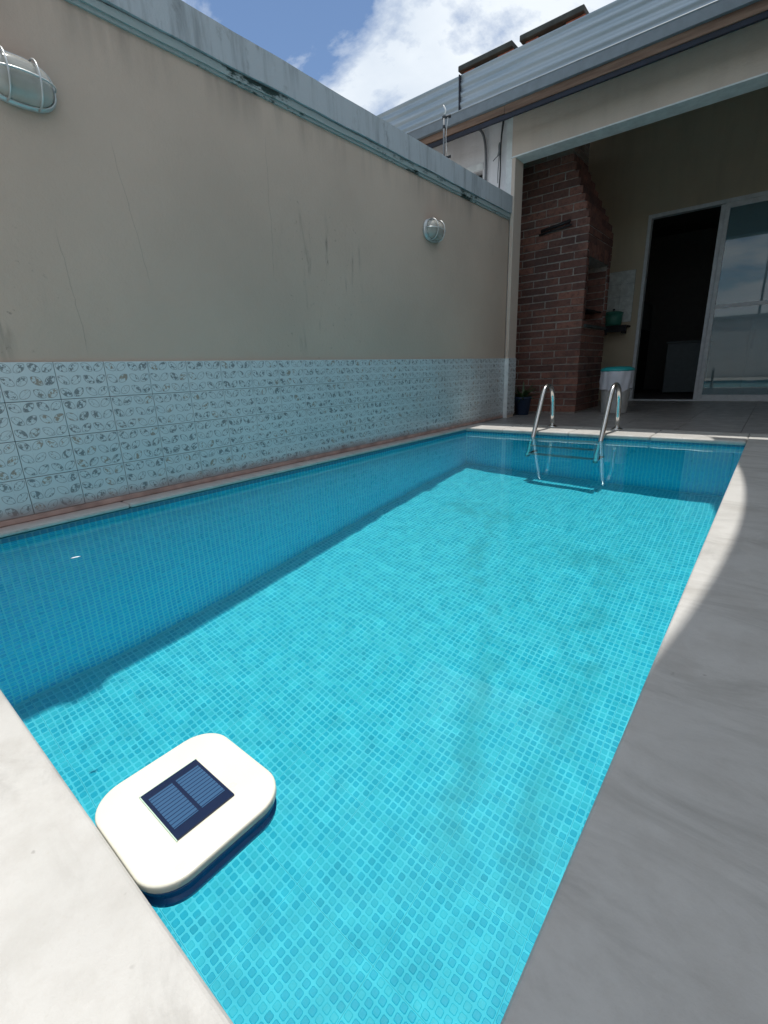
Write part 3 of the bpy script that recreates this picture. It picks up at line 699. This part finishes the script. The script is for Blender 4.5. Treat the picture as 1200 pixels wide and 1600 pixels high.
tubeo('cable', bez([(-2.58, YH-0.01, 2.67), (-2.62, YH-0.015, 2.655), (-2.655, YH-0.01, 2.63)], 6), 0.0035, 'cable_black', cb_)

# ================================================================== brick barbecue
bbq = empty('barbecue', (-2.24, 6.4, 0), 'tall dark red brick barbecue with side opening and tapering chimney', 'barbecue')
BX0, BX1, BY0, BY1 = -2.655, -1.855, 5.92, 6.87
CH, BL, MJ = 0.0805, 0.292, 0.013
ZO0, ZO1, YO0, YO1 = 1.02, 1.72, 6.00, 6.80           # firebox opening in the right-hand face
ZT, ZF = 2.10, 2.70
def hood(z):
    if z <= ZT: return BX0, BX1, BY1
    s = min(1, (z-ZT)/(ZF-ZT)); return BX0, BX1-0.215*s, BY1-0.47*s
in_ = 0.009
core = MB().box(BX0, BX1-in_, BY0+in_, BY1-in_, 0, ZO0-0.004).box(BX0, BX1-in_, BY0+in_, YO0-0.012, ZO0-0.004, ZT).box(BX0, BX1-in_, YO1+0.012, BY1-in_, ZO0-0.004, ZT)
core.box(BX0, BX1-in_, YO0-0.012, YO1+0.012, ZO1+0.012, ZT).box(BX0, BX0+0.06, YO0-0.012, YO1+0.012, ZO0-0.004, ZO1+0.012)
n_s = 10
for i in range(n_s):
    z0 = ZT+(ZF-ZT)*i/n_s; z1 = ZT+(ZF-ZT)*(i+1)/n_s; a = hood((z0+z1)/2); core.box(a[0], a[1]-in_-0.012, BY0+in_, a[2]-in_-0.012, z0, z1)
a = hood(9); core.box(a[0], a[1]-in_, BY0+in_, a[2]-in_, ZF, 3.35)
core.v = [(x+2.24, y-6.4, z) for x, y, z in core.v]
obj('mortar_core', core.mesh('mortar_core'), 'mortar', bbq, (-2.24, 6.4, 0))
me_br = MB().box(-0.5, 0.5, -0.5, 0.5, -0.5, 0.5).mesh('brick'); bevel_mesh(me_br, 0.03, 1); me_br.materials.append(M['brick'])
me_bp = me_br.copy(); me_bp.materials.clear(); me_bp.materials.append(M['brick_pale'])
def brick(x0, x1, y0, y1, z0, z1, pale=False):
    j = lambda s: random.uniform(-s, s)
    o = obj('brick', me_bp if pale else me_br, None, bbq, ((x0+x1)/2+j(.003), (y0+y1)/2+j(.003), (z0+z1)/2+j(.002)))
    o.scale = (x1-x0+j(.002), y1-y0+j(.002), z1-z0+j(.002)); o.rotation_euler = (j(.010), j(.014), j(.010))
row = 0; z = 0.006; dep = 0.02
while z < 2.98:
    a = hood(z+CH/2); pale = z > ZF-0.02
    # face towards the pool
    xs = []; x = a[1]; first = BL if row % 2 == 0 else BL*0.47
    while x > a[0]+0.03:
        w = first if x == a[1] else BL; x2 = max(a[0], x-w)
        if x2 < a[0]+0.05: x2 = a[0]
        xs.append((x2, x)); x = x2-MJ
    for x0, x1 in xs: brick(x0, x1, BY0, BY0+dep+0.1 if False else BY0+dep, z+MJ, z+CH, pale)
    # right-hand face
    y = BY0+dep+0.004 if row % 2 else BY0+dep+0.004; k = 0
    while y < a[2]-0.02:
        w = (BL*0.5 if (row % 2 == 0 and k == 0) else BL); y1 = min(a[2], y+w)
        if a[2]-y1 < 0.05: y1 = a[2]
        zc = z+CH/2
        soldier = ZO1 < zc < ZO1+0.17
        segs = [(y, y1)]
        if ZO0 < zc < ZO1+0.17: segs = [(p, min(q, YO0)) for p, q in [(y, y1)] if p < YO0-0.01] + [(max(p, YO1), q) for p, q in [(y, y1)] if q > YO1+0.01]
        for p, q in segs:
            if q-p > 0.02: brick(a[1]-dep, a[1], p, q, z+MJ, z+CH, pale)
        y = y1+MJ; k += 1
    z += CH; row += 1
yy = YO0
while yy+0.06 < YO1+0.03:                                # upright bricks over the opening
    brick(BX1-dep, BX1+0.001, yy, yy+0.062, ZO1+0.014, ZO1+0.16); yy += 0.074
for j_, zz in enumerate((1.05, 1.13, 1.21, 1.29, 1.37, 1.45, 1.53, 1.61)):                    # inner far side of the firebox
    for i in range(2): brick(-2.40+i*0.255+(j_ % 2)*0.05, -2.40+i*0.255+0.24+(j_ % 2)*0.05 if i == 0 else -1.885, YO1-0.004, YO1+0.013, zz, zz+0.068)
boxo('grate', (-2.58, -1.89, 6.02, 6.78, 1.19, 1.20), 'iron', bbq)
tubeo('skewer_rack', [(-2.405, BY0-0.03, 2.015), (-2.04, BY0-0.03, 2.055)], 0.011, 'iron', bbq)
tubeo('skewer_rack', [(-2.39, BY0-0.012, 2.055), (-2.06, BY0-0.012, 2.10)], 0.017, 'iron', bbq)
for x, zz in ((-2.385, 2.03), (-2.07, 2.065)): tubeo('bracket', [(x, BY0+0.005, zz+0.03), (x, BY0-0.035, zz-0.012)], 0.006, 'iron', bbq)
boxo('hearth_lip', (BX1-0.02, BX1+0.03, YO0-0.02, YO1+0.02, ZO0-0.035, ZO0-0.005), 'slab_concrete', bbq, 0.004, 1)

# ---- small things on the patio
sp_ = empty('wall_tile_panel', (-2.045, YD, 1.157), 'white tiled splashback on the patio wall left of the door', 'tiles')
boxo('backing', (-2.235, -1.855, YD-0.006, YD, 1.157, 1.867), 'tile_grout', sp_)
for i in range(2):
    for j in range(4):
        boxo('tile', (-2.233+i*0.189, -2.233+i*0.189+0.187, YD-0.011, YD-0.006, 1.159+j*0.177, 1.159+j*0.177+0.175), 'white_ceramic', sp_, 0.001, 1)
sh = empty('wall_shelf', (-2.03, YD-0.15, 1.04), 'dark shelf below the white splashback', 'shelf')
boxo('board', (-2.26, -1.85, YD-0.28, YD-0.0005, 1.075, 1.10), 'iron', sh, 0.003, 1)
for x in (-2.2, -1.92): boxo('bracket', (x, x+0.02, YD-0.24, YD-0.0005, 0.99, 1.074), 'iron', sh)
boxo('apron', (-2.26, -1.85, YD-0.275, YD-0.26, 1.01, 1.074), 'iron', sh)
gp_ = empty('cooking_pot', (-2.07, YD-0.15, 1.10), 'green lidded pot on the dark shelf', 'pot')
obj('body', MB().lathe([(0.095, 0), (0.118, 0.015), (0.125, 0.10), (0.128, 0.17)], n=24).mesh('body'), 'green_pot', gp_, (-2.07, YD-0.15, 1.101), True)
obj('lid', MB().lathe([(0.132, 0), (0.134, 0.012), (0.10, 0.03), (0.03, 0.04)], n=24).mesh('lid'), 'green_pot', gp_, (-2.07, YD-0.15, 1.272), True)
obj('knob', MB().lathe([(0.012, 0), (0.012, 0.012), (0.02, 0.022), (0.01, 0.032)], n=12).mesh('knob'), 'iron', gp_, (-2.07, YD-0.15, 1.311), True)

bn = empty('waste_bin', (-1.47, 6.12, 0), 'white waste bin with plastic liner and teal lid beside the brick barbecue', 'bin')
bc = (-1.47, 6.12, 0.0)
obj('bucket', MB().lathe([(0.135, 0.002), (0.14, 0.01), (0.165, 0.43), (0.172, 0.44), (0.172, 0.455)], n=32).mesh('bucket'), 'bin_plastic', bn, bc, True)
m_ = MB(); n = 60; v = []; fs = []
for i in range(10):
    s = i/9
    for k in range(n):
        th = 2*math.pi*k/n; rr = 0.178 - 0.006*s + 0.010*mnoise.noise(Vector((math.cos(th)*3, math.sin(th)*3, s*2.5))) + 0.004*math.sin(th*11+s*2)
        low = 0.265+0.055*mnoise.noise(Vector((math.cos(th)*1.2, math.sin(th)*1.2, 4)))
        v.append((rr*math.cos(th), rr*math.sin(th), 0.478*(1-s)+low*s))
for i in range(9):
    for k in range(n): fs.append((i*n+k, i*n+(k+1) % n, (i+1)*n+(k+1) % n, (i+1)*n+k))
obj('liner_bag', m_.add(v, fs).mesh('liner_bag'), 'bag_plastic', bn, bc, True)
obj('lid', MB().lathe([(0.176, 0.476), (0.180, 0.485), (0.178, 0.505), (0.13, 0.524), (0.02, 0.53)], n=32).mesh('lid'), 'teal_plastic', bn, bc, True)

pp = empty('potted_plant', (-2.385, 5.62, 0), 'small leafy plant in a dark blue pot at the foot of the brick barbecue', 'plant')
pc = (-2.395, 5.62, 0.0)
obj('pot', MB().lathe([(0.072, 0.001), (0.076, 0.006), (0.098, 0.185), (0.107, 0.19), (0.107, 0.215), (0.094, 0.215), (0.088, 0.195)], n=28, cap1=True).mesh('pot'), 'pot_blue', pp, pc, True)
obj('soil', MB().lathe([(0.08, 0.0), (0.078, 0.006)], n=20).mesh('soil'), 'soil', pp, (pc[0], pc[1], 0.197))
m_ = MB()
for k in range(46):
    th = random.uniform(0, 6.28); L_ = random.uniform(0.11, 0.25); up = random.uniform(0.35, 1.25); w = random.uniform(0.008, 0.018)
    d_ = Vector((math.cos(th), math.sin(th), 0)); s_ = Vector((-math.sin(th), math.cos(th), 0)); base = Vector((0, 0, 0.0))+d_*random.uniform(0, 0.04)
    pts = []
    for i in range(6):
        t_ = i/5; p = base+d_*(L_*t_*math.cos(up)+0.03*t_*t_)+Vector((0, 0, L_*t_*math.sin(up)-0.10*t_*t_*(1.3-up)))
        ww = w*math.sin(math.pi*min(0.98, 0.08+0.9*t_)); pts += [p-s_*ww, p+Vector((0, 0, -ww*0.4)), p+s_*ww]
    m_.add(pts, [q for i in range(5) for q in ((i*3, i*3+1, i*3+4, i*3+3), (i*3+1, i*3+2, i*3+5, i*3+4))])
fo = obj('foliage', m_.mesh('foliage'), 'leaf', pp, (pc[0], pc[1], 0.2), True); tag(fo, kind='stuff')

# ---- dim furniture inside the room
cbn = empty('cabinet', (-2.3, 10.6, 0), 'dim pale cabinet inside the dark open doorway', 'cabinet')
boxo('body', (-2.69, -2.12, 10.2, 11.0, 1.15, 1.62), 'cabinet_grey', cbn, 0.006, 1)
boxo('door_panel', (-2.67, -2.42, 10.185, 10.199, 1.17, 1.60), 'cabinet_grey', cbn, 0.003, 1); boxo('door_panel', (-2.40, -2.14, 10.185, 10.199, 1.17, 1.60), 'cabinet_grey', cbn, 0.003, 1)
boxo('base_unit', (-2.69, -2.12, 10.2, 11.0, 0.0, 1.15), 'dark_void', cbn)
ap = empty('washing_machine', (-1.25, 10.3, 0), 'dim boxy appliance standing low inside the dark doorway', 'appliance')
boxo('body', (-1.62, -1.02, 10.0, 10.6, 0.02, 0.86), 'cabinet_grey', ap, 0.012, 2); boxo('worktop', (-1.64, -1.0, 9.98, 10.62, 0.861, 0.89), 'cabinet_grey', ap, 0.004, 1)
boxo('foot', (-1.6, -1.55, 10.02, 10.07, 0, 0.02), 'iron', ap); boxo('foot', (-1.08, -1.03, 10.02, 10.07, 0, 0.02), 'iron', ap)
fr_ = empty('cuboid', (-0.05, 9.3, 0), 'white refrigerator added to show pale behind the lower door glass', 'cuboid')  # white box put inside to give the lower pane its pale patch
boxo('body', (-0.42, 0.24, 9.0, 9.62, 0.03, 1.10), 'appliance_white', fr_, 0.012, 2)
boxo('door', (-0.42, 0.24, 8.955, 8.997, 0.06, 1.08), 'appliance_white', fr_, 0.012, 2)
boxo('plinth', (-0.40, 0.22, 9.01, 9.6, 0.0, 0.03), 'iron', fr_); boxo('handle', (-0.39, -0.36, 8.93, 8.954, 0.7, 0.95), 'gutter_metal', fr_, 0.004, 1)

# ================================================================== pool ladder
ld = empty('pool_ladder', (-1.355, 4.35, 0), 'polished steel pool ladder with two curved handrails and three treads', 'ladder')
for x in (-1.648, -1.068):
    pts = [Vector((x+0.018, 4.555, -0.002)), Vector((x+0.016, 4.553, 0.12)), Vector((x+0.014, 4.547, 0.24))]
    pts += bez([(x+0.012, 4.545, 0.25), (x+0.010, 4.535, 0.37), (x+0.006, 4.44, 0.445), (x+0.003, 4.345, 0.385), (x, 4.315, 0.315)], 12)
    pts += [Vector((x, 4.315-(0.315-z_)*0.485, z_)) for z_ in (0.2, 0.1, 0.0, -0.06)]
    pts += bez([(x, 4.125, -0.075), (x, 4.10, -0.13), (x, 4.085, -0.25)], 5)[1:] + [Vector((x, 4.063, -0.5)), Vector((x, 4.043, -0.72)), Vector((x, 4.030, -0.86))]
    ra = tubeo('handrail', pts, 0.0205, 'steel', ld, 14); caustic_receivers.append(ra)
    obj('flange', MB().lathe([(0.048, 0.0005), (0.046, 0.008), (0.03, 0.016), (0.021, 0.018)], n=20).mesh('flange'), 'steel', ra, (x+0.018, 4.555, 0), True)
    tubeo('wall_bumper', [(x, 4.06, -0.80), (x, 4.205, -0.80)], [0.016, 0.024], 'cable_black', ra)
for z in (-0.075, -0.415, -0.745):
    tr_ = boxo('tread', (-1.63, -1.086, 4.048+0.08*z, 4.122+0.08*z, z-0.010, z+0.008), 'tread_plastic', ld, 0.006, 2); caustic_receivers.append(tr_)

# ================================================================== floating solar unit
fl = empty('solar_float', (-0.57, 0.221, ZW), 'cream square pool ioniser with solar panel floating by the near coping', 'pool float')
FXc, FYc = -0.5715, 0.2165; fa, fb, fr0 = 0.1065, 0.101, 0.050
def rrect(s, z, n=10):
    out = []
    A, B, R0 = fa+s, fb+s, fr0+s*0.8
    for cx, cy_, a0 in ((A-R0, B-R0, 0), (-(A-R0), B-R0, 90), (-(A-R0), -(B-R0), 180), (A-R0, -(B-R0), 270)):
        for k in range(n+1):
            th = rad(a0+90*k/n); out.append((cx+R0*math.cos(th), cy_+R0*math.sin(th), z))
    return out
def loft(rings, cap0=True, cap1=True):
    n = len(rings[0]); m_ = MB(); v = [p for q in rings for p in q]; fs = []
    for i in range(len(rings)-1):
        for k in range(n): fs.append((i*n+k, i*n+(k+1) % n, (i+1)*n+(k+1) % n, (i+1)*n+k))
    if cap0: fs.append(tuple(range(n-1, -1, -1)))
    if cap1: fs.append(tuple((len(rings)-1)*n+k for k in range(n)))
    return m_.add(v, fs).mesh('loft')
def smooth_auto(o, ang=40):
    for p in o.data.polygons: p.use_smooth = True
    try: o.data.set_sharp_from_angle(angle=rad(ang))
    except Exception: pass
lid = obj('lid', loft([rrect(-0.008, -0.0225), rrect(-0.002, -0.022), rrect(0, -0.0195), rrect(0, -0.0110), rrect(-0.0008, -0.0092), rrect(-0.0025, -0.0083), rrect(-0.006, -0.0079), rrect(-0.03, -0.0076)]), 'float_cream', fl, (FXc, FYc, 0)); smooth_auto(lid)
lower = obj('lower_body', loft([rrect(-0.03, -0.062), rrect(-0.016, -0.061), rrect(-0.009, -0.058), rrect(-0.006, -0.053), rrect(-0.003, -0.049), rrect(-0.002, -0.042), rrect(-0.006, -0.038), rrect(-0.006, -0.034), rrect(-0.003, -0.030), rrect(-0.003, -0.026), rrect(-0.007, -0.0230)]), 'float_shaded', fl, (FXc, FYc, 0)); smooth_auto(lower, 30)
caustic_receivers.append(lower)
pn = boxo('solar_panel', (-0.6225, -0.5165, 0.1720, 0.2585, -0.0085, -0.0045), 'panel_dark', fl, 0.0006, 1)
boxo('rim', (-0.6238, -0.6226, 0.1707, 0.2597, -0.009, -0.0052), 'panel_rim', pn); boxo('rim', (-0.6238, -0.5155, 0.1707, 0.1719, -0.009, -0.0052), 'panel_rim', pn)
boxo('cell', (-0.6075, -0.5330, 0.1770, 0.2120, -0.0045, -0.0041), 'panel_cell', pn); boxo('cell', (-0.6075, -0.5330, 0.2175, 0.2535, -0.0045, -0.0041), 'panel_cell', pn)

# ---- flat white piece laid on the water for a small bright mark
m_ = MB(); pts = [(-0.022, 0, 0), (-0.012, -0.006, 0.0012), (0.006, -0.007, 0.0015), (0.022, 0.002, 0.0005), (0.008, 0.007, 0.0014), (-0.012, 0.006, 0.0012)]
m_.add(pts+[(a, b, c-0.0012) for a, b, c in pts], [(0,1,2,3,4,5), (11,10,9,8,7,6)]+[(i, (i+1) % 6, 6+(i+1) % 6, 6+i) for i in range(6)])
pe = obj('white_fleck', m_.mesh('white_fleck'), 'white_fleck', None, (-1.915, 0.508, ZW+0.0018)); pe.rotation_euler.z = rad(70); pe.scale = (0.75, 0.75, 1)
tag(pe, 'tiny white fleck lying on the water near the left pool wall', 'white_fleck')

# ================================================================== shade sail over the right-hand deck (its edge shapes the lit patch)
def sail():
    z0 = 3.36; A = (-0.325, 4.345); B = (-0.295, -0.04); C_ = (1.62, -0.05); D = (1.62, 4.36)
    up = lambda p, z: Vector((p[0]-SUN_TX*z, p[1]+SUN_TY*z, z))
    n = 26; v = []; fs = []
    for j in range(n+1):
        s = j/n
        xl = -0.030 - (0.31 if s > 0.5 else 0.265)*((s-0.5)*2)**2; xr = 1.62-0.20*(1-((s-0.5)*2)**2)
        for i in range(n+1):
            q = i/n
            ya = B[1]+0.20*(1-((q-0.5)*2)**2)-1.5*q; yb = A[1]-0.02*(1-((q-0.5)*2)**2)
            p = (xl+(xr-xl)*q, ya+(yb-ya)*s)
            v.append(up(p, z0+0.04*math.sin(math.pi*q)*math.sin(math.pi*s)))
    nn = len(v); v += [p+Vector((0, 0, 0.002)) for p in v]
    for j in range(n):
        for i in range(n):
            a = j*(n+1)+i; fs.append((a, a+n+1, a+n+2, a+1)); fs.append((nn+a, nn+a+1, nn+a+n+2, nn+a+n+1))
    c = Vector((0.6, 2.5, z0)); t = empty('shade_sail', c, 'stretched shade sail over the right-hand deck', 'shade sail')
    obj('cloth', MB().add([p-c for p in v], fs).mesh('cloth'), 'sail_cloth', t, c, True)
    tubeo('rope', [v[n*(n+1)], Vector((-0.56, 4.86, 3.30))], 0.004, 'pvc', t, 6)
    tubeo('rope', [v[0], Vector((-0.75, -2.05, 3.5))], 0.004, 'pvc', t, 6)
    tubeo('rope', [v[n], Vector((RX+0.06, -1.5, 3.4))], 0.004, 'pvc', t, 6)
    tubeo('rope', [v[(n+1)*(n+1)-1], Vector((RX+0.06, 4.9, 3.4))], 0.004, 'pvc', t, 6)
sail()
rw = empty('boundary_wall', (RX+0.08, 1.6, 0), 'unseen beige boundary wall along the right-hand deck, added for bounce and shade', 'wall')
boxo('wall_body', (RX, RX+0.16, -2.1, YH, -0.3, 2.4), 'plaster_wall', rw); boxo('wall_cap', (RX-0.03, RX+0.2, -2.1, YH, 2.4, 2.5), 'cap_paint', rw)  # unseen wall added for bounce, its height set to darken the deck
for y in (-1.5, 4.9): tubeo('sail_post', [(RX+0.08, y, 2.5), (RX+0.08, y, 3.5)], 0.03, 'gutter_metal', rw)
kw = empty('boundary_wall', (-0.4, -2.18, 0), 'unseen white boundary wall behind the near end of the pool, added for bounce', 'wall')
boxo('wall_body', (XW-0.16, RX+0.16, -2.26, -2.1, -0.3, 1.7), 'plaster_white', kw); boxo('wall_cap', (XW-0.2, RX+0.2, -2.3, -2.06, 1.7, 1.8), 'cap_paint', kw)  # unseen wall added, kept low and white to let in and bounce light
tubeo('sail_post', [(-0.75, -2.18, 1.8), (-0.75, -2.18, 3.6)], 0.03, 'gutter_metal', kw)

for o in caustic_receivers: o.cycles.is_caustics_receiver = True
